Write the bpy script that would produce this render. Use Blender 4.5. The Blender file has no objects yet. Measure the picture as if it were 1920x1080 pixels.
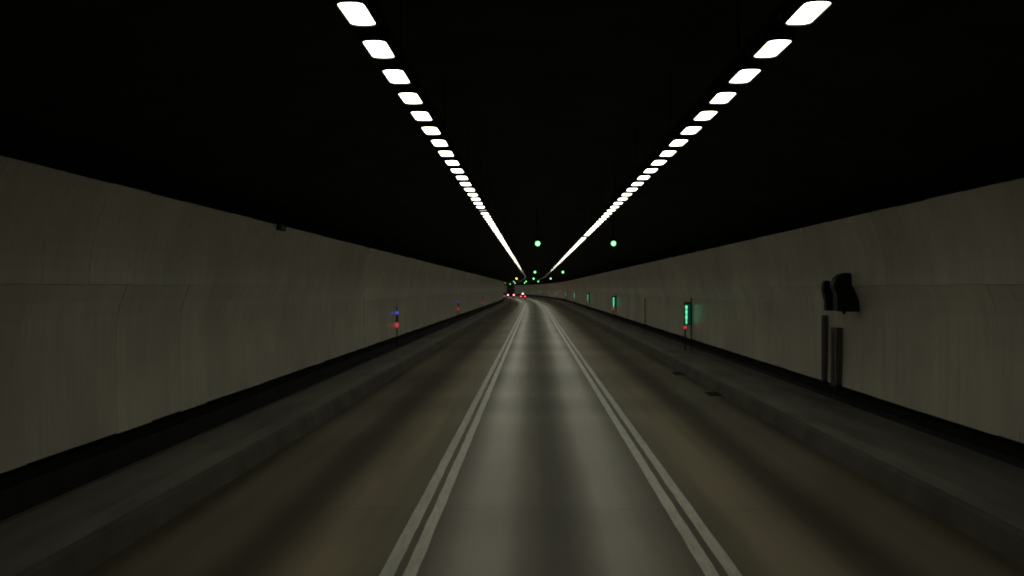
import bpy, math, random
random.seed(7)
S = bpy.context.scene
C = S.collection

# ------------------------------------------------------------------ camera
CAM_Z = 3.1
cd = bpy.data.cameras.new('camera'); cam = bpy.data.objects.new('camera', cd); C.objects.link(cam)
cam.location = (0, 0, CAM_Z)
cd.sensor_width = 36.0; cd.lens = 36.0 * 2000 / 1920
cd.clip_start = 0.05; cd.clip_end = 3000
cam.rotation_euler = (math.radians(90) + math.atan(1.5 / 2000), 0, math.atan(40 / 2000))
S.camera = cam

# ------------------------------------------------------------------ world: deep inside a tunnel, no daylight
w = bpy.data.worlds.new('World'); S.world = w; w.use_nodes = True
bg = w.node_tree.nodes['Background']; bg.inputs[0].default_value = (0.5, 0.6, 0.8, 1); bg.inputs[1].default_value = 0.0006
S.view_settings.view_transform = 'Standard'; S.view_settings.look = 'None'
S.view_settings.exposure = 0.0; S.view_settings.gamma = 1.0
S.cycles.use_denoising = True
S.cycles.max_bounces = 4; S.cycles.diffuse_bounces = 2; S.cycles.glossy_bounces = 2
S.cycles.sample_clamp_indirect = 4.0; S.cycles.filter_width = 1.9
LAMP = 8.0            # radiance of the ceiling luminaires

# ------------------------------------------------------------------ alignment of the tunnel (metres along it)
S0, R, S_END, S_BEG = 190.0, 2850.0, 640.0, -16.0
def P(s, x, z):
    if s <= S0: return (x, s, z)
    t = (s - S0) / R
    return (-R * (1 - math.cos(t)) + x * math.cos(t), S0 + R * math.sin(t) + x * math.sin(t), z)
def head(s): return 0.0 if s <= S0 else (s - S0) / R
MID = 0.296                       # middle of the roadway
LANE = 3.51
KL, KR = -4.96, 5.55              # kerb lines
KH = 0.33
WL, WR = -6.48, 7.10              # face of the lower cladding
LZ = 5.42                         # underside of the luminaires
LXL, LXR = -1.49, 2.30            # the two rows
LSTEP, LFIRST = 1.327, 8.96

# ------------------------------------------------------------------ materials
def mat(name):
    m = bpy.data.materials.new(name); m.use_nodes = True
    return m, m.node_tree.nodes, m.node_tree.links, m.node_tree.nodes['Principled BSDF']
def N(nt, t, **k):
    n = nt.new(t)
    for a, b in k.items(): setattr(n, a, b)
    return n
def mathn(nt, ln, op, a, b=None, c=None):
    n = nt.new('ShaderNodeMath'); n.operation = op
    for i, v in enumerate((a, b, c)):
        if v is None: continue
        if isinstance(v, (int, float)): n.inputs[i].default_value = v
        else: ln.new(v, n.inputs[i])
    return n.outputs[0]
def ramp(nt, ln, fac, pts):
    n = nt.new('ShaderNodeValToRGB'); ln.new(fac, n.inputs[0])
    e = n.color_ramp.elements
    while len(e) < len(pts): e.new(0.5)
    for q, (p, c) in zip(e, pts):
        q.position = p; q.color = (c, c, c, 1) if isinstance(c, (int, float)) else (*c, 1)
    return n.outputs[0]
def noise(nt, ln, vec, scale, detail=4, rough=0.55, mapping=None):
    if mapping:
        mp = nt.new('ShaderNodeMapping'); mp.inputs['Scale'].default_value = mapping
        ln.new(vec, mp.inputs[0]); vec = mp.outputs[0]
    n = nt.new('ShaderNodeTexNoise'); n.inputs['Scale'].default_value = scale
    n.inputs['Detail'].default_value = detail; n.inputs['Roughness'].default_value = rough
    ln.new(vec, n.inputs['Vector']); return n.outputs['Fac']
def mixc(nt, ln, mode, fac, a, b):
    n = nt.new('ShaderNodeMix'); n.data_type = 'RGBA'; n.blend_type = mode
    for i, v in ((0, fac), (6, a), (7, b)):
        if isinstance(v, (int, float)): n.inputs[i].default_value = v
        elif isinstance(v, tuple): n.inputs[i].default_value = (*v, 1)
        else: ln.new(v, n.inputs[i])
    return n.outputs[2]
def bump(nt, ln, bs, h, strength, dist=0.01):
    b = nt.new('ShaderNodeBump'); b.inputs['Strength'].default_value = strength; b.inputs['Distance'].default_value = dist
    ln.new(h, b.inputs['Height']); ln.new(b.outputs[0], bs.inputs['Normal'])

def m_plain(name, col, rough=0.5, metal=0.0, spec=0.5, var=0.25, scale=6.0):
    m, nt, ln, bs = mat(name)
    tc = nt.new('ShaderNodeTexCoord')
    f = noise(nt, ln, tc.outputs['Object'], scale)
    k = ramp(nt, ln, f, [(0.3, 1 - var), (0.7, 1 + var * 0.4)])
    ln.new(mixc(nt, ln, 'MULTIPLY', 1.0, col, k), bs.inputs['Base Color'])
    bs.inputs['Roughness'].default_value = rough; bs.inputs['Metallic'].default_value = metal
    bs.inputs['Specular IOR Level'].default_value = spec
    return m
def m_emit(name, col, strength, base=(0.02, 0.02, 0.02)):
    m, nt, ln, bs = mat(name)
    bs.inputs['Base Color'].default_value = (*base, 1)
    bs.inputs['Emission Color'].default_value = (*col, 1); bs.inputs['Emission Strength'].default_value = strength
    bs.inputs['Roughness'].default_value = 0.4
    return m

def m_road():
    m, nt, ln, bs = mat('road_surface')
    uv = nt.new('ShaderNodeUVMap'); v = uv.outputs[0]
    sp = nt.new('ShaderNodeSeparateXYZ'); ln.new(v, sp.inputs[0]); u, t = sp.outputs[0], sp.outputs[1]
    # wander of the wheel tracks
    wob = noise(nt, ln, v, 1.0, 2, 0.5, (0.05, 0.06, 1))
    uw = mathn(nt, ln, 'ADD', mathn(nt, ln, 'SUBTRACT', u, MID), mathn(nt, ln, 'MULTIPLY', mathn(nt, ln, 'SUBTRACT', wob, 0.5), 0.35))
    a = mathn(nt, ln, 'ABSOLUTE', mathn(nt, ln, 'WRAP', uw, LANE / 2, -LANE / 2))
    a = mathn(nt, ln, 'DIVIDE', a, LANE / 2)
    track = ramp(nt, ln, a, [(0.0, 0.33), (0.08, 0.37), (0.25, 0.72), (0.40, 1.0), (0.62, 1.0), (0.78, 0.74), (0.88, 0.52), (1.0, 0.46)])
    # long smears, slab-to-slab tone, fine aggregate
    smear = ramp(nt, ln, noise(nt, ln, v, 1.0, 5, 0.6, (1.9, 0.10, 1)), [(0.25, 0.72), (0.75, 1.18)])
    slab = ramp(nt, ln, noise(nt, ln, v, 1.0, 2, 0.4, (0.05, 0.15, 1)), [(0.3, 0.70), (0.7, 1.16)])
    grain = ramp(nt, ln, noise(nt, ln, v, 55.0, 3, 0.7), [(0.25, 0.78), (0.75, 1.2)])
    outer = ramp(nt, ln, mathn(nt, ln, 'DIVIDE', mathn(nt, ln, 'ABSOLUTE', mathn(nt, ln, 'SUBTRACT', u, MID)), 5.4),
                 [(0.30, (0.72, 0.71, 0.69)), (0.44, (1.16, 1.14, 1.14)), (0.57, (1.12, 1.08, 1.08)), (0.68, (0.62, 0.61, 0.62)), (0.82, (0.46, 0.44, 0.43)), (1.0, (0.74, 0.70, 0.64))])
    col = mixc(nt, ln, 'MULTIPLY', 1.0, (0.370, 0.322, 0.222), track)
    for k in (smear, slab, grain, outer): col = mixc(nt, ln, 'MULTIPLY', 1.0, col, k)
    # transverse joints between the slabs
    j = mathn(nt, ln, 'LESS_THAN', mathn(nt, ln, 'PINGPONG', t, 7.5), 0.012)
    col = mixc(nt, ln, 'MIX', mathn(nt, ln, 'MULTIPLY', j, 0.7), col, (0.03, 0.03, 0.028))
    ln.new(col, bs.inputs['Base Color'])
    rr = mathn(nt, ln, 'ADD', ramp(nt, ln, track, [(0.30, 0.52), (0.9, 0.32)]), mathn(nt, ln, 'MULTIPLY', mathn(nt, ln, 'SUBTRACT', 1.0, slab), 0.16))
    ln.new(rr, bs.inputs['Roughness']); bs.inputs['Specular IOR Level'].default_value = 0.36
    bump(nt, ln, bs, noise(nt, ln, v, 70.0, 3, 0.7), 0.25, 0.006)
    return m
def m_paint():
    m, nt, ln, bs = mat('lane_paint')
    uv = nt.new('ShaderNodeUVMap'); v = uv.outputs[0]
    f = noise(nt, ln, v, 1.0, 6, 0.7, (14, 1.6, 1)); g = noise(nt, ln, v, 40.0, 3, 0.7)
    h = noise(nt, ln, v, 1.0, 3, 0.6, (2.5, 0.35, 1))
    k = mixc(nt, ln, 'MULTIPLY', 1.0, ramp(nt, ln, f, [(0.30, 0.74), (0.55, 1.06)]), ramp(nt, ln, g, [(0.3, 0.74), (0.7, 1.14)]))
    k = mixc(nt, ln, 'MULTIPLY', 1.0, k, ramp(nt, ln, h, [(0.3, 0.86), (0.7, 1.1)]))
    ln.new(mixc(nt, ln, 'MULTIPLY', 1.0, (0.80, 0.79, 0.69), k), bs.inputs['Base Color'])
    bs.inputs['Roughness'].default_value = 0.38
    bump(nt, ln, bs, g, 0.3, 0.004)
    return m
def m_panel():
    m, nt, ln, bs = mat('enamel_cladding')
    tc = nt.new('ShaderNodeTexCoord'); geo = nt.new('ShaderNodeNewGeometry'); p = geo.outputs['Position']
    oi = nt.new('ShaderNodeObjectInfo')
    streak = noise(nt, ln, p, 1.0, 4, 0.6, (3.0, 3.2, 0.22))
    fine = noise(nt, ln, p, 1.0, 3, 0.6, (14.0, 14.0, 0.5))
    blot = noise(nt, ln, p, 0.35, 4, 0.55)
    k = mixc(nt, ln, 'MULTIPLY', 1.0, ramp(nt, ln, streak, [(0.28, 0.88), (0.62, 1.03)]), ramp(nt, ln, fine, [(0.3, 0.93), (0.7, 1.04)]))
    k = mixc(nt, ln, 'MULTIPLY', 1.0, k, ramp(nt, ln, blot, [(0.3, 0.74), (0.7, 1.14)]))
    k = mixc(nt, ln, 'MULTIPLY', 1.0, k, ramp(nt, ln, oi.outputs['Random'], [(0.0, 0.93), (1.0, 1.05)]))
    tint = mixc(nt, ln, 'MIX', blot, (0.645, 0.600, 0.490), (0.620, 0.612, 0.515))
    ln.new(mixc(nt, ln, 'MULTIPLY', 1.0, tint, k), bs.inputs['Base Color'])
    ln.new(ramp(nt, ln, streak, [(0.3, 0.38), (0.7, 0.26)]), bs.inputs['Roughness'])
    bs.inputs['Specular IOR Level'].default_value = 0.9
    bump(nt, ln, bs, noise(nt, ln, p, 1.0, 2, 0.5, (5.0, 5.0, 0.25)), 0.06, 0.02)
    return m
def m_walk(name, base):
    m, nt, ln, bs = mat(name)
    uv = nt.new('ShaderNodeUVMap'); v = uv.outputs[0]
    f = noise(nt, ln, v, 1.0, 5, 0.6, (1.2, 0.25, 1)); g = noise(nt, ln, v, 30, 3, 0.7)
    k = mixc(nt, ln, 'MULTIPLY', 1.0, ramp(nt, ln, f, [(0.3, 0.6), (0.7, 1.15)]), ramp(nt, ln, g, [(0.3, 0.85), (0.7, 1.1)]))
    ln.new(mixc(nt, ln, 'MULTIPLY', 1.0, base, k), bs.inputs['Base Color'])
    bs.inputs['Roughness'].default_value = 0.75
    bump(nt, ln, bs, g, 0.3, 0.006)
    return m

M = dict(
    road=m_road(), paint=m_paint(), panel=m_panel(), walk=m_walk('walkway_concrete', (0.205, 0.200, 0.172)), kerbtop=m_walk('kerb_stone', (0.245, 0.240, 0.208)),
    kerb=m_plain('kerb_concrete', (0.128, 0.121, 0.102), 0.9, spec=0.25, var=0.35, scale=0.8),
    channel=m_plain('dark_concrete', (0.030, 0.028, 0.025), 0.85, spec=0.2, var=0.4, scale=2.0),  # very dark concrete tone for the drain channel and the wall backing
    ceil=m_plain('black_ceiling', (0.040, 0.042, 0.042), 0.9, spec=0.15, var=0.4, scale=0.7),  # near-black tone for the vault and the tray hangers
    black=m_plain('black_paint', (0.010, 0.010, 0.010), 0.5, spec=0.3, var=0.3),
    dark=m_plain('dark_grey_steel', (0.028, 0.027, 0.025), 0.5, spec=0.35, var=0.4),
    box=m_plain('black_housing', (0.006, 0.006, 0.007), 0.45, spec=0.3, var=0.3),
    trunk=m_plain('brown_grey_trunking', (0.100, 0.090, 0.072), 0.6, spec=0.3, var=0.4, scale=3),
    iron=m_plain('cast_iron', (0.030, 0.029, 0.027), 0.6, var=0.4, scale=20),
    tyre=m_plain('tyre_rubber', (0.012, 0.012, 0.012), 0.85),
    rim=m_plain('wheel_rim', (0.25, 0.25, 0.26), 0.4, metal=0.6),
    truckbody=m_plain('truck_body', (0.030, 0.028, 0.026), 0.5),
    redpaint=m_plain('red_car_paint', (0.45, 0.02, 0.02), 0.3),
    glass=m_plain('car_glass', (0.01, 0.012, 0.013), 0.08),
    lamp=m_emit('luminaire_diffuser', (1.0, 0.985, 0.80), LAMP, (0.8, 0.8, 0.8)),
    lampdim=m_emit('luminaire_diffuser_dim', (1.0, 0.98, 0.92), 0.35, (0.8, 0.8, 0.8)),
    lampoff=m_emit('luminaire_diffuser_off', (1.0, 0.98, 0.92), 0.012, (0.5, 0.5, 0.5)),
    green=m_emit('green_signal_light', (0.15, 1.0, 0.19), 5.0),
    amber=m_emit('amber_signal_light', (1.0, 0.55, 0.06), 3.6),
    pale=m_emit('pale_signal_light', (0.8, 0.85, 1.0), 1.4),
    exitg=m_emit('green_sign_glow', (0.16, 1.0, 0.52), 1.05),
    exitd=m_emit('green_sign_face', (0.0, 0.30, 0.17), 0.075, (0.004, 0.03, 0.02)),
    redl=m_emit('red_marker_light', (1.0, 0.06, 0.10), 0.55),
    bluel=m_emit('blue_marker_light', (0.07, 0.08, 1.0), 0.75),
    redd=m_emit('red_marker_light_faint', (1.0, 0.06, 0.10), 0.36),
    blued=m_emit('blue_marker_light_faint', (0.10, 0.10, 1.0), 0.30),
    exitm=m_emit('green_sign_glow_soft', (0.20, 1.0, 0.58), 0.55),
    exitf=m_emit('green_sign_glow_faint', (0.35, 1.0, 0.75), 0.34),
    tail=m_emit('tail_lamp', (1.0, 0.22, 0.26), 9.0),
    tailr=m_emit('tail_lamp_red', (1.0, 0.10, 0.10), 5.0),
    roofl=m_emit('roof_sign_light', (1.0, 0.93, 0.82), 6.0),
)

# ------------------------------------------------------------------ mesh helpers
def mesh(name, verts, faces, uvs=None, smooth=False):
    me = bpy.data.meshes.new(name); me.from_pydata(verts, [], faces); me.update()
    if uvs:
        l = me.uv_layers.new(name='UVMap')
        for lp in me.loops: l.data[lp.index].uv = uvs[lp.vertex_index]
    if smooth:
        for p in me.polygons: p.use_smooth = True
    return me
def link(name, me, m, parent=None, loc=None, rz=0):
    o = bpy.data.objects.new(name, me); C.objects.link(o)
    if m is not None and len(me.materials) == 0: me.materials.append(m)
    if parent is not None: o.parent = parent
    if loc: o.location = loc
    if rz: o.rotation_euler.z = rz
    return o
def empty(name, loc, rz=0):
    o = bpy.data.objects.new(name, None); C.objects.link(o); o.location = loc; o.rotation_euler.z = rz
    o.empty_display_size = 0.2
    return o
def tag(o, label=None, cat=None, group=None, kind=None):
    if label: o['label'] = label
    if cat: o['category'] = cat
    if group: o['group'] = group
    if kind: o['kind'] = kind
    return o
class MB:
    def __init__(s): s.v = []; s.f = []
    def box(s, x0, x1, y0, y1, z0, z1, b=0.0):
        """box, its vertical and horizontal edges chamfered by b"""
        n = len(s.v)
        if b <= 0:
            s.v += [(x, y, z) for z in (z0, z1) for y in (y0, y1) for x in (x0, x1)]
            s.f += [tuple(n + i for i in q) for q in ((0, 2, 3, 1), (4, 5, 7, 6), (0, 1, 5, 4), (2, 6, 7, 3), (0, 4, 6, 2), (1, 3, 7, 5))]
            return s
        def ring(e, z):
            X0, X1, Y0, Y1 = x0 + e, x1 - e, y0 + e, y1 - e
            return [(X0 + b, Y0, z), (X1 - b, Y0, z), (X1, Y0 + b, z), (X1, Y1 - b, z), (X1 - b, Y1, z), (X0 + b, Y1, z), (X0, Y1 - b, z), (X0, Y0 + b, z)]
        for e, z in ((b * .7, z0), (0, z0 + b * .7), (0, z1 - b * .7), (b * .7, z1)): s.v += ring(e, z)
        for r in range(3):
            for i in range(8):
                j = (i + 1) % 8; s.f.append((n + r * 8 + i, n + r * 8 + j, n + r * 8 + 8 + j, n + r * 8 + 8 + i))
        s.f.append(tuple(n + i for i in reversed(range(8)))); s.f.append(tuple(n + 24 + i for i in range(8)))
        return s
    def tube(s, a, b, r, seg=10, r2=None):
        from mathutils import Vector
        A, B = Vector(a), Vector(b); d = (B - A).normalized()
        u = d.orthogonal().normalized(); w_ = d.cross(u); n = len(s.v)
        for p, q in ((A, r), (B, r if r2 is None else r2)):
            for i in range(seg):
                t = 2 * math.pi * i / seg; s.v.append(tuple(p + u * (q * math.cos(t)) + w_ * (q * math.sin(t))))
        for i in range(seg):
            j = (i + 1) % seg; s.f.append((n + i, n + j, n + seg + j, n + seg + i))
        s.f.append(tuple(n + i for i in reversed(range(seg)))); s.f.append(tuple(n + seg + i for i in range(seg)))
        return s
    def prism(s, pts, x0, x1, axis='x'):
        """closed outline extruded along an axis; pts are the other two coordinates in order"""
        n, k = len(s.v), len(pts)
        for c in (x0, x1):
            for a, b in pts: s.v.append((c, a, b) if axis == 'x' else (a, c, b) if axis == 'y' else (a, b, c))
        for i in range(k):
            j = (i + 1) % k; s.f.append((n + i, n + j, n + k + j, n + k + i))
        s.f.append(tuple(n + i for i in reversed(range(k)))); s.f.append(tuple(n + k + i for i in range(k)))
        return s
    def dome(s, c, r, ax=(0, -1, 0), h=0.5, seg=12, rings=4):
        from mathutils import Vector
        A = Vector(ax).normalized(); u = A.orthogonal().normalized(); w_ = A.cross(u); c = Vector(c); n = len(s.v)
        for k in range(rings):
            t = math.pi / 2 * k / rings
            for i in range(seg):
                q = 2 * math.pi * i / seg
                s.v.append(tuple(c + (u * math.cos(q) + w_ * math.sin(q)) * (r * math.cos(t)) + A * (r * h * math.sin(t))))
        s.v.append(tuple(c + A * (r * h)))
        for k in range(rings - 1):
            for i in range(seg):
                j = (i + 1) % seg; s.f.append((n + k * seg + i, n + k * seg + j, n + k * seg + seg + j, n + k * seg + seg + i))
        for i in range(seg): s.f.append((n + (rings - 1) * seg + i, n + (rings - 1) * seg + (i + 1) % seg, n + rings * seg))
        s.f.append(tuple(n + i for i in reversed(range(seg))))
        return s
    def build(s, name, m, parent=None, loc=None, rz=0, smooth=False):
        import bmesh
        me = mesh(name, s.v, s.f, smooth=smooth)
        bm = bmesh.new(); bm.from_mesh(me); bmesh.ops.recalc_face_normals(bm, faces=bm.faces); bm.to_mesh(me); bm.free()
        return link(name, me, m, parent, loc, rz)
def srange(a, b, step_straight=8.0, step_curve=5.0):
    out = [a]
    while out[-1] < b - 1e-6:
        st = step_straight if out[-1] < S0 - step_straight else step_curve
        out.append(min(b, out[-1] + st))
    return out
def sweep(name, prof, m, parent=None, s0=S_BEG, s1=S_END, closed=False, smooth=False, jit=None):
    """a cross-section (lateral x, height z) drawn along the tunnel; UV = metres across and along"""
    v, f, uv = [], [], []
    ss = srange(s0, s1); k = len(prof)
    acc = [prof[0][0]]
    for i in range(1, k): acc.append(acc[-1] + math.hypot(prof[i][0] - prof[i - 1][0], prof[i][1] - prof[i - 1][1]))
    for s in ss:
        for i, (x, z) in enumerate(prof): v.append(P(s, x, z)); uv.append((acc[i], s))
    for r in range(len(ss) - 1):
        for i in range(k if closed else k - 1):
            j = (i + 1) % k; f.append((r * k + i, r * k + j, r * k + k + j, r * k + k + i))
    if closed:
        f.append(tuple(reversed(range(k)))); f.append(tuple((len(ss) - 1) * k + i for i in range(k)))
    return link(name, mesh(name, v, f, uv, smooth), m, parent)

# ------------------------------------------------------------------ road, markings, walkways
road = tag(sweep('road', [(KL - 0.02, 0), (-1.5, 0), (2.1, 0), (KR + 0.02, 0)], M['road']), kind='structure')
for x0, x1 in ((-1.660, -1.503), (-1.412, -1.262), (1.854, 2.008), (2.104, 2.253)):
    # a hand-guided edge: the painted stripe wavers by a few millimetres
    v, f, uv = [], [], []
    s = S_BEG; n = 0
    while s < S_END:
        e0, e1 = random.uniform(-.006, .006), random.uniform(-.006, .006)
        v += [P(s, x0 + e0, .004), P(s, x1 + e1, .004)]; uv += [(x0, s), (x1, s)]
        if n: f.append((2 * n - 2, 2 * n - 1, 2 * n + 1, 2 * n))
        n += 1; s += 0.7 if s < 60 else 2.5
    link('lane_line', mesh('lane_line', v, f, uv), M['paint'], road)
wl = tag(sweep('walkway_left', [(-6.25, KH - .25), (-6.25, KH), (KL - .05, KH - .003)], M['walk']), kind='structure')
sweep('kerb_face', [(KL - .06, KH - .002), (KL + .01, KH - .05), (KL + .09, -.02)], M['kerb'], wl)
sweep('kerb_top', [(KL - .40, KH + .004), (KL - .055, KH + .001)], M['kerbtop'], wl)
sweep('drain_channel', [(-7.02, KH - .24), (-6.247, KH - .24)], M['channel'], wl)
sweep('channel_lip', [(-6.29, KH - .1), (-6.29, KH + .022), (-6.235, KH + .022), (-6.235, KH - .0)], M['kerb'], wl)
wr = tag(sweep('walkway_right', [(KR + .05, KH - .003), (7.55, KH)], M['walk']), kind='structure')
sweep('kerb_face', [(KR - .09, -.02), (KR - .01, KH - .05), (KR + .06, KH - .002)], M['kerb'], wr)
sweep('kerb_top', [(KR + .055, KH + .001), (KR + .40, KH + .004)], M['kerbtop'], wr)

# ------------------------------------------------------------------ ceiling vault
prof = []
HALF = 7.25
for i in range(25):
    t = -1 + 2 * i / 24
    prof.append((MID + 0.01 + HALF * t, 4.45 + 2.35 * math.sqrt(max(0, 1 - (t * .985) ** 2))))
tag(sweep('tunnel_ceiling', prof, M['ceil'], smooth=True), kind='structure')

# ------------------------------------------------------------------ walls: concrete backing and two courses of enamel panels
PL = 1.5
def lower_prof(face, sg):      # sg = +1 for the wall on the right of the road; outline, closed
    return [(face, .85), (face + sg * .022, 1.5), (face + sg * .028, 2.2), (face + sg * .005, 2.68), (face - sg * .055, 2.90), (face - sg * .165, 3.173), (face - sg * .135, 3.173), (face + sg * .035, 2.68), (face + sg * .058, 2.2), (face + sg * .04, .85)]
def upper_prof(face, sg):
    pts = []
    for i in range(9):
        t = i / 8; pts.append((face - sg * (.183 + .345 * t ** 2.0), 3.164 + 1.426 * t))
    back = [(x + sg * .011, z) for x, z in reversed(pts)]
    return pts + back
def panel_mesh(name, prof, gap):
    v, f = [], []; k = len(prof)
    for s in (gap, PL - gap):
        for x, z in prof: v.append((x, s, z))
    for i in range(k): j = (i + 1) % k; f.append((i, j, k + j, k + i))
    f.append(tuple(reversed(range(k)))); f.append(tuple(k + i for i in range(k)))
    import bmesh
    me = mesh(name, v, f); bm = bmesh.new(); bm.from_mesh(me); bmesh.ops.recalc_face_normals(bm, faces=bm.faces); bm.to_mesh(me); bm.free()
    me.materials.append(M['panel']); return me
def wall(face, sg, label):
    root = tag(empty('tunnel_wall', (face, 0, 0)), label, 'wall', 'long tunnel walls')
    back = face + sg * .42
    b = sweep('backing_wall', [(back, KH - .26), (back, 4.8)], M['channel'], root); b.location.x = -face
    for c, prof in (('lower', lower_prof(face, sg)), ('upper', upper_prof(face, sg))):
        me = panel_mesh('cladding_panel', prof, .0016)
        s = -10.5
        while s < S0 - .1:
            o = link('cladding_panel', me, None, root, (-face + random.uniform(-.001, .001), s, random.uniform(-.012, .012) if c == 'lower' else random.uniform(-.006, .006)))
            o.rotation_euler.z = random.uniform(-.0007, .0007)
            s += PL
        # the curve beyond: panels too small to pick apart
        v, f = [], []; k = len(prof)
        while s < S_END - 2:
            n = len(v)
            for q in (s + .012, s + PL - .012):
                for x, z in prof: p = P(q, x, z); v.append((p[0] - face, p[1], p[2]))
            for i in range(k): j = (i + 1) % k; f.append((n + i, n + j, n + k + j, n + k + i))
            f.append(tuple(n + i for i in reversed(range(k)))); f.append(tuple(n + k + i for i in range(k)))
            s += PL
        import bmesh
        me = mesh('distant_cladding', v, f); bm = bmesh.new(); bm.from_mesh(me); bmesh.ops.recalc_face_normals(bm, faces=bm.faces); bm.to_mesh(me); bm.free()
        tag(link('distant_cladding', me, M['panel'], root), kind='stuff')
    return root
wall(WL, -1, 'cream panelled tunnel wall where the blue and red marker lamps stand')
wall(WR, 1, 'cream panelled tunnel wall carrying the green lit signs and black housings')

# ------------------------------------------------------------------ ceiling luminaires
def rrect(w_, l, r, n=5):
    pts = []
    for cx, cy, a0 in ((w_ - r, l - r, 0), (-w_ + r, l - r, 90), (-w_ + r, -l + r, 180), (w_ - r, -l + r, 270)):
        for i in range(n + 1):
            t = math.radians(a0 + 90 * i / n); pts.append((cx + r * math.cos(t), cy + r * math.sin(t)))
    return pts
HW, HL = .109, .392
LIP = .012                       # the diffuser sits this far up inside its frame
dif_mb = MB(); dif_mb.v = [(a, b, 0.0) for a, b in rrect(HW, HL, .085, 3)]; dif_mb.f = [tuple(reversed(range(len(dif_mb.v))))]
def frame_mb():
    m = MB(); inner, outer = rrect(HW, HL, .085, 3), rrect(HW + .028, HL + .035, .10, 3); k = len(inner)
    loops = [(inner, .004), (inner, -LIP), (outer, -LIP), (outer, .11)]
    for pts, z in loops: m.v += [(a, b, z) for a, b in pts]
    for q in range(3):
        for i in range(k): j = (i + 1) % k; m.f.append((q * k + i, q * k + j, q * k + k + j, q * k + k + i))
    m.f.append(tuple(3 * k + i for i in range(k)))
    return m
hou_mb = frame_mb()
import bmesh
def fin(mb, name, m):
    me = mesh(name, mb.v, mb.f); me.materials.append(m); return me
me_d = fin(dif_mb, 'diffuser', M['lamp']); me_h = fin(hou_mb, 'ceiling_light', M['black'])
me_dim = me_d.copy(); me_dim.materials[0] = M['lampdim']; me_off = me_d.copy(); me_off.materials[0] = M['lampoff']
ones = 'zeroth first second third fourth fifth sixth seventh eighth ninth tenth eleventh twelfth thirteenth fourteenth fifteenth sixteenth seventeenth eighteenth nineteenth'.split()
tens = ',,twent,thirt,fort,fift,sixt,sevent,eight,ninet'.split(',')
def ordinal(n):
    if n >= 100: return 'hundredth' if n == 100 else 'hundred-and-' + ordinal(n - 100)
    if n < 20: return ones[n]
    return tens[n // 10] + ('ieth' if n % 10 == 0 else 'y-' + ones[n % 10])
NEAR = 150
for x, side in ((LXL, 'left'), (LXR, 'right')):
    for k in range(NEAR):
        s = LFIRST + k * LSTEP + (.05 if side == 'right' else 0)
        lit = 'white'; md = me_d
        if side == 'left' and k == 17: lit, md = 'dim grey', me_dim
        if side == 'right' and k == 29: lit, md = 'unlit dark', me_off
        o = link('ceiling_light', me_h, None, None, P(s, x + random.uniform(-.006, .006), LZ), head(s))
        o.rotation_euler.z += random.uniform(-.008, .008)
        tag(o, f'{lit} ceiling light in the {side} row, {ordinal(k + 1)} from the near end', 'ceiling light', f'ceiling lights of the {side} row')
        link('diffuser', md, None, o)
    v, f, v2, f2 = [], [], [], []
    k = NEAR
    while LFIRST + k * LSTEP < S_END - 10:
        s = LFIRST + k * LSTEP; h = head(s); c = P(s, x, LZ)
        for (src, vv, ff) in ((dif_mb, v, f), (hou_mb, v2, f2)):
            n = len(vv)
            vv += [(c[0] + a * math.cos(h) - b * math.sin(h), c[1] + a * math.sin(h) + b * math.cos(h), c[2] + z) for a, b, z in src.v]
            ff += [tuple(n + i for i in q) for q in src.f]
        k += 1
    fm = MB(); fm.v, fm.f = v2, f2
    far = fm.build('distant_ceiling_lights', M['black'])
    tag(far, f'far end of the {side} row of white ceiling lights, merging into a line', 'ceiling lights', kind='stuff')
    tag(link('diffuser', mesh('diffuser', v, f), M['lamp'], far), kind='stuff')
    # the dark tray that carries the row
    tray = sweep('cable_tray', [(x - .12, LZ + .112), (x + .12, LZ + .112), (x + .12, LZ + .19), (x - .12, LZ + .19)], M['black'], closed=True, s0=-12, s1=S_END - 5)
    tag(tray, f'long black tray carrying the {side} row of ceiling lights', 'cable tray', 'trays above the ceiling lights')
    zt = 4.45 + 2.35 * math.sqrt(1 - ((x - MID) / HALF * .985) ** 2) + .02
    s = -6.0
    while s < 180:
        MB().tube((x, s, LZ + .18), (x, s, zt), .012, 6).build('hanger', M['ceil'], tray); s += 6.0

# ------------------------------------------------------------------ lane signals over the lanes
def signal(s, x, lens, label, r=.15):
    root = tag(empty('lane_signal', P(s, x, 5.19), head(s)), label, 'lane signal', 'lane signals hung over the road')
    b = MB().box(-.21, .21, .02, .24, -.23, .23, .03); b.build('housing', M['box'], root)
    MB().dome((0, .02, 0), r, (0, -1, 0), .35, 16).build('lens', M[lens], root, smooth=True)
    v = MB()
    for i in range(9):                       # visor over the lens
        t0, t1 = math.radians(10 + 160 * i / 9), math.radians(10 + 160 * (i + 1) / 9)
        n = len(v.v)
        for t in (t0, t1):
            for rr, y in ((r + .015, .02), (r + .015, -.2), (r + .022, -.2), (r + .022, .02)): v.v.append((rr * math.cos(t), y, rr * math.sin(t)))
        v.f += [(n + i_, n + (i_ + 1) % 4, n + 4 + (i_ + 1) % 4, n + 4 + i_) for i_ in range(4)]
    v.build('visor', M['box'], root)
    zt = 4.45 + 2.35 * math.sqrt(1 - ((x - MID) / HALF * .985) ** 2) - 5.19 + .03
    MB().tube((0, .13, .22), (0, .13, zt), .03, 8).build('hanger', M['box'], root)
SD = [49.3, 133.6, 218.5, 304.0, 388.0, 472.0]
where = ['nearest', 'second nearest', 'third nearest', 'fourth nearest', 'fifth nearest', 'farthest']
CX, RX, LX_ = .20, 3.70, -3.3
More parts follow.
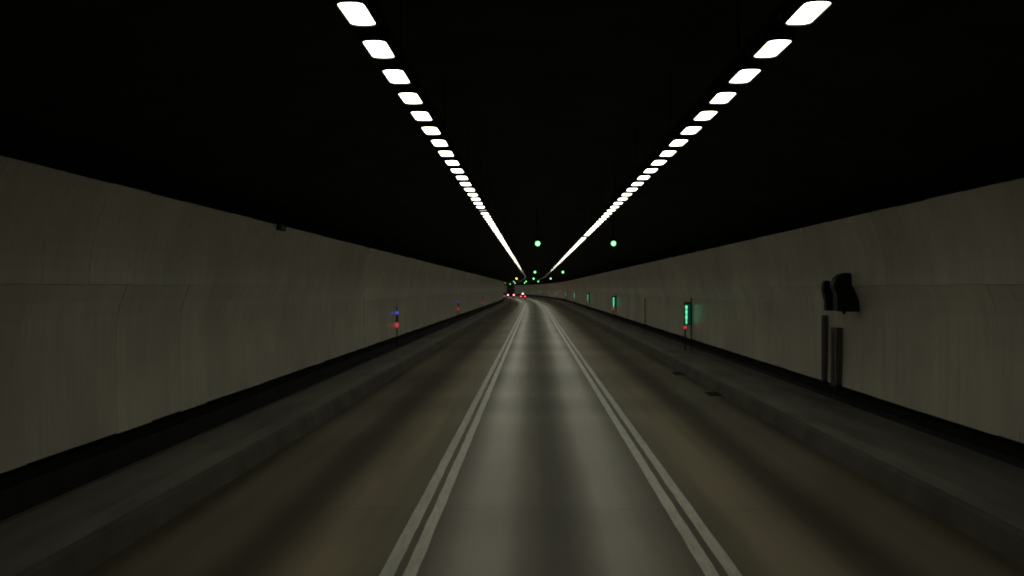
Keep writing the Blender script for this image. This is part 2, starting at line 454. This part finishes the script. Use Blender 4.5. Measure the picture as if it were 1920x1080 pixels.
for s, wd in zip(SD, where):
    q = .105 if s < 60 else .115 if s < 140 else .13
    signal(s, CX, 'green', f'round green lane signal over the middle lane, {wd} of its lane', q)
    signal(s, RX, 'green', f'round green lane signal over the right-hand lane, {wd} of its lane', q)
signal(SD[2], LX_, 'amber', 'amber lane signal over the left-hand lane', .17)
signal(SD[3], LX_, 'pale', 'pale lane signal over the left-hand lane behind the amber one', .13)
signal(SD[4], LX_, 'pale', 'faint pale lane signal, farthest over the left-hand lane', .12)

# ------------------------------------------------------------------ lit signs along the right wall
def exit_sign(s, label, glow):
    root = tag(empty('wall_sign', P(s, WR, KH), head(s)), label, 'sign', 'green signs along the wall')
    z = lambda q: q - KH
    MB().box(-.335, -.03, 0, .14, z(1.47), z(2.50), .015).build('housing', M['box'], root)
    MB().box(-.325, -.04, -.004, .004, z(1.50), z(2.44)).build('face', M['exitd'], root)
    g = MB()
    zz = 1.53
    for i, h in enumerate((.16, .05, .14, .09, .13, .07, .14)):
        ww = (.030, .040, .046, .040, .048, .036, .050)[i]
        g.box(-.235 - ww, -.235 + ww, -.010, -.003, z(zz), z(zz + h - .008)); zz += h + .008
    g.build('lettering', M[glow], root)
    MB().dome((-.285, .03, z(1.37)), .075, (0, -1, 0), .6, 12).build('red_lamp', M['redl' if glow == 'exitg' else 'redd'], root, smooth=True)
    MB().box(-.31, -.25, .04, .10, -.005, z(1.475)).build('leg', M['dark'], root)
    MB().box(-.035, .015, .03, .10, -.005, z(2.72), .01).build('post', M['black'], root)
names = ['nearest', 'second nearest', 'third nearest', 'fourth nearest', 'fifth nearest', 'sixth nearest', 'seventh nearest', 'eighth nearest', 'farthest']
for k in range(9): exit_sign(48.0 + 43.4 * k, f'green lit wall sign with red lamp below, {names[k]} of the row', 'exitg' if k < 2 else 'exitm' if k < 4 else 'exitf')

# ------------------------------------------------------------------ marker posts along the left wall
def marker(s, label, rm, bm_):
    root = tag(empty('marker_post', P(s, WL + .075, KH), head(s)), label, 'marker post', 'marker posts along the wall')
    z = lambda q: q - KH
    MB().tube((0, 0, z(.08)), (0, 0, z(2.25)), .028, 8).build('post', M['black'], root)
    MB().tube((0, 0, z(2.2)), (0, 0, z(2.42)), .012, 6).build('antenna', M['black'], root)
    MB().box(-.045, .045, -.04, .05, z(1.55), z(1.86), .01).build('control_box', M['dark'], root)
    MB().dome((0, -.03, z(1.97)), .075, (0, -1, 0), .7, 12).build('blue_lamp', M[bm_], root, smooth=True)
    MB().tube((0, .01, z(1.29)), (0, .01, z(1.50)), .070, 12).build('red_lamp', M[rm], root, smooth=False)
    MB().box(-.10, .10, -.05, .05, z(.08), z(.12)).build('foot', M['black'], root)
marker(50.0, 'slim black post with bright blue and red lamps, nearest one', 'redl', 'bluel')
marker(91.0, 'slim black post with blue and red lamps, second from the near end', 'redd', 'blued')
marker(134.0, 'slim black post with faint red lamp, farthest of the three', 'redd', 'blued')

# ------------------------------------------------------------------ black housings and trunking on the right wall
def hood(name, s, pts, depth, label, y_off=0):
    """rounded housing on a bracket; outline is seen along the road (lateral, height)"""
    root = tag(empty(name, P(s, WR, 2.6)), label, 'wall housing')
    m = MB().prism(pts, 0, depth, 'y')
    o = m.build('body', M['box'], root)
    bv = o.modifiers.new('soft', 'BEVEL'); bv.width = .02; bv.segments = 2
    MB().box(-.06, .06, depth * .4, depth * .6, .35, .42).build('bracket', M['black'], root)
    return root
big = [(-.50, .02), (-.40, 0), (-.02, 0), (-.03, .40), (-.05, .62), (-.09, .76), (-.16, .83), (-.30, .85), (-.42, .82), (-.53, .72), (-.58, .60), (-.55, .50), (-.50, .38)]
b = hood('wall_housing', 23.3, big, .34, 'large black rounded housing high on the wall above the upright ducts')
MB().tube((-.30, .2, -.05), (-.30, .2, .02), .035, 10).build('gland', M['box'], b)
small = [(-.44, 0), (-.14, 0), (-.13, .22), (-.19, .42), (-.31, .63), (-.37, .69), (-.45, .69), (-.50, .62), (-.50, .45), (-.44, .20)]
hood('wall_housing', 24.4, small, .22, 'smaller black rounded housing beside the large one on the wall')
def duct(s, wd, top, depth, label):
    root = tag(empty('upright_duct', P(s, WR, KH)), label, 'duct', 'upright ducts on the wall')
    MB().box(-depth, .06, 0, wd, .53, top - KH, .012).build('casing', M['trunk'], root)
    MB().box(-depth - .012, .0, wd * .45, wd * .55, .6, top - KH - .1).build('seam_strip', M['dark'], root)
    MB().box(-depth - .02, .04, -.02, wd + .02, .50, .56).build('end_cap', M['black'], root)
duct(25.9, .22, 2.46, .09, 'slim dark upright duct below the smaller wall housing')
duct(24.7, .50, 2.20, .13, 'wide dark upright duct below the large wall housing')
t = tag(empty('conduit_pipe', P(67.6, WR, KH)), 'thin dark vertical conduit pipe between two green wall signs', 'pipe')
MB().tube((-.04, 0, -.005), (-.04, 0, 2.15), .028, 8).build('pipe', M['black'], t)
for zc in (.7, 1.4, 2.0): MB().box(-.075, .03, -.03, .03, zc, zc + .04).build('clip', M['dark'], t)
t = tag(empty('junction_box', P(24.7, WL + .50, 4.52)), 'small black junction box on the top edge of the wall', 'junction box')
MB().box(-.02, .09, 0, .62, -.05, .09, .02).build('casing', M['black'], t)
MB().box(.085, .10, .05, .57, -.03, .06).build('lid', M['dark'], t)

# ------------------------------------------------------------------ gullies at the right kerb
def gully(s, label):
    root = tag(empty('drain_gully', P(s, KR, 0)), label, 'drain', 'drain gullies at the kerb')
    MB().box(-.46, -.03, -.05, 1.1, -.02, .008).build('frame', M['iron'], root)
    for i in range(9): MB().box(-.42, -.07, .0 + i * .12, .05 + i * .12, .006, .02).build('grate_bar', M['iron'], root)
    MB().box(-.034, .06, -.1, 1.15, .02, .17, .02).build('kerb_inlet', M['iron'], root)
gully(31.0, 'dark drain gully at the kerb, the nearer of two')
gully(38.5, 'dark drain gully at the kerb, the farther of two')

# ------------------------------------------------------------------ vehicles far ahead
def wheel(parent, x, y, r, wd):
    a, b = (x, x + wd) if x > 0 else (x, x - wd)
    t = MB().tube((a, y, r), (b, y, r), r, 18).build('wheel', M['tyre'], parent)
    MB().tube((b, y, r), (b + (.01 if x > 0 else -.01), y, r), r * .55, 14).build('rim', M['rim'], t)
s = 340.0
tr = tag(empty('box_truck', P(s, MID - LANE, .004), head(s)), 'tall dark box truck far ahead in the left-hand lane with red tail lamps', 'truck')
MB().box(-1.22, 1.22, 0, 6.2, 1.05, 4.35, .05).build('cargo_box', M['truckbody'], tr)
for sx in (-1, 1):
    d = MB().box(min(.02 * sx, 1.15 * sx), max(.02 * sx, 1.15 * sx), -.035, .01, 1.12, 4.25, .012).build('rear_door', M['truckbody'], tr)
    MB().tube((.18 * sx, -.06, 1.2), (.18 * sx, -.06, 4.15), .02, 6).build('lock_rod', M['dark'], d)
MB().prism([(6.3, .55), (6.3, 2.9), (6.8, 3.0), (7.9, 2.75), (8.25, 1.7), (8.3, .55)], -1.15, 1.15, 'x').build('cab', M['truckbody'], tr)
MB().box(-.45, .45, .2, 8.0, .6, 1.05).build('chassis', M['black'], tr)
bp = MB().box(-1.18, 1.18, -.05, .12, .62, .95, .02).build('bumper', M['dark'], tr)
for sx in (-1, 1):
    MB().box(.93 * sx - .21, .93 * sx + .21, -.10, -.04, .98, 1.26, .02).build('tail_lamp', M['tail'], tr)
    for y in (1.3, 7.1): wheel(tr, .82 * sx, y, .48, .30)
s = 331.0
tx = tag(empty('taxi_car', P(s, MID, .004), head(s)), 'small red car with a lit roof sign far ahead in the middle lane', 'car')
MB().prism([(0, .35), (.02, .85), (.35, .93), (1.0, .97), (3.2, .97), (4.3, .85), (4.5, .6), (4.5, .30), (0.1, .28)], -.84, .84, 'x').build('body', M['redpaint'], tx)
cb = MB().prism([(.75, .95), (1.25, 1.42), (1.6, 1.48), (2.5, 1.48), (2.8, 1.42), (3.45, .95)], -.72, .72, 'x').build('cabin', M['redpaint'], tx)
MB().prism([(.80, .985), (.79, .995), (1.215, 1.385), (1.235, 1.385)], -.62, .62, 'x').build('rear_window', M['glass'], cb)
rs = MB().box(-.22, .22, 1.85, 2.05, 1.48, 1.68, .02).build('roof_sign', M['roofl'], tx)
MB().box(-.80, .80, -.06, .08, .34, .56, .02).build('bumper', M['dark'], tx)
for sx in (-1, 1):
    MB().box(.64 * sx - .17, .64 * sx + .17, -.03, .03, .64, .84, .01).build('tail_lamp', M['tailr'], tx)
    for y in (.85, 3.5): wheel(tx, .66 * sx, y, .31, .20)
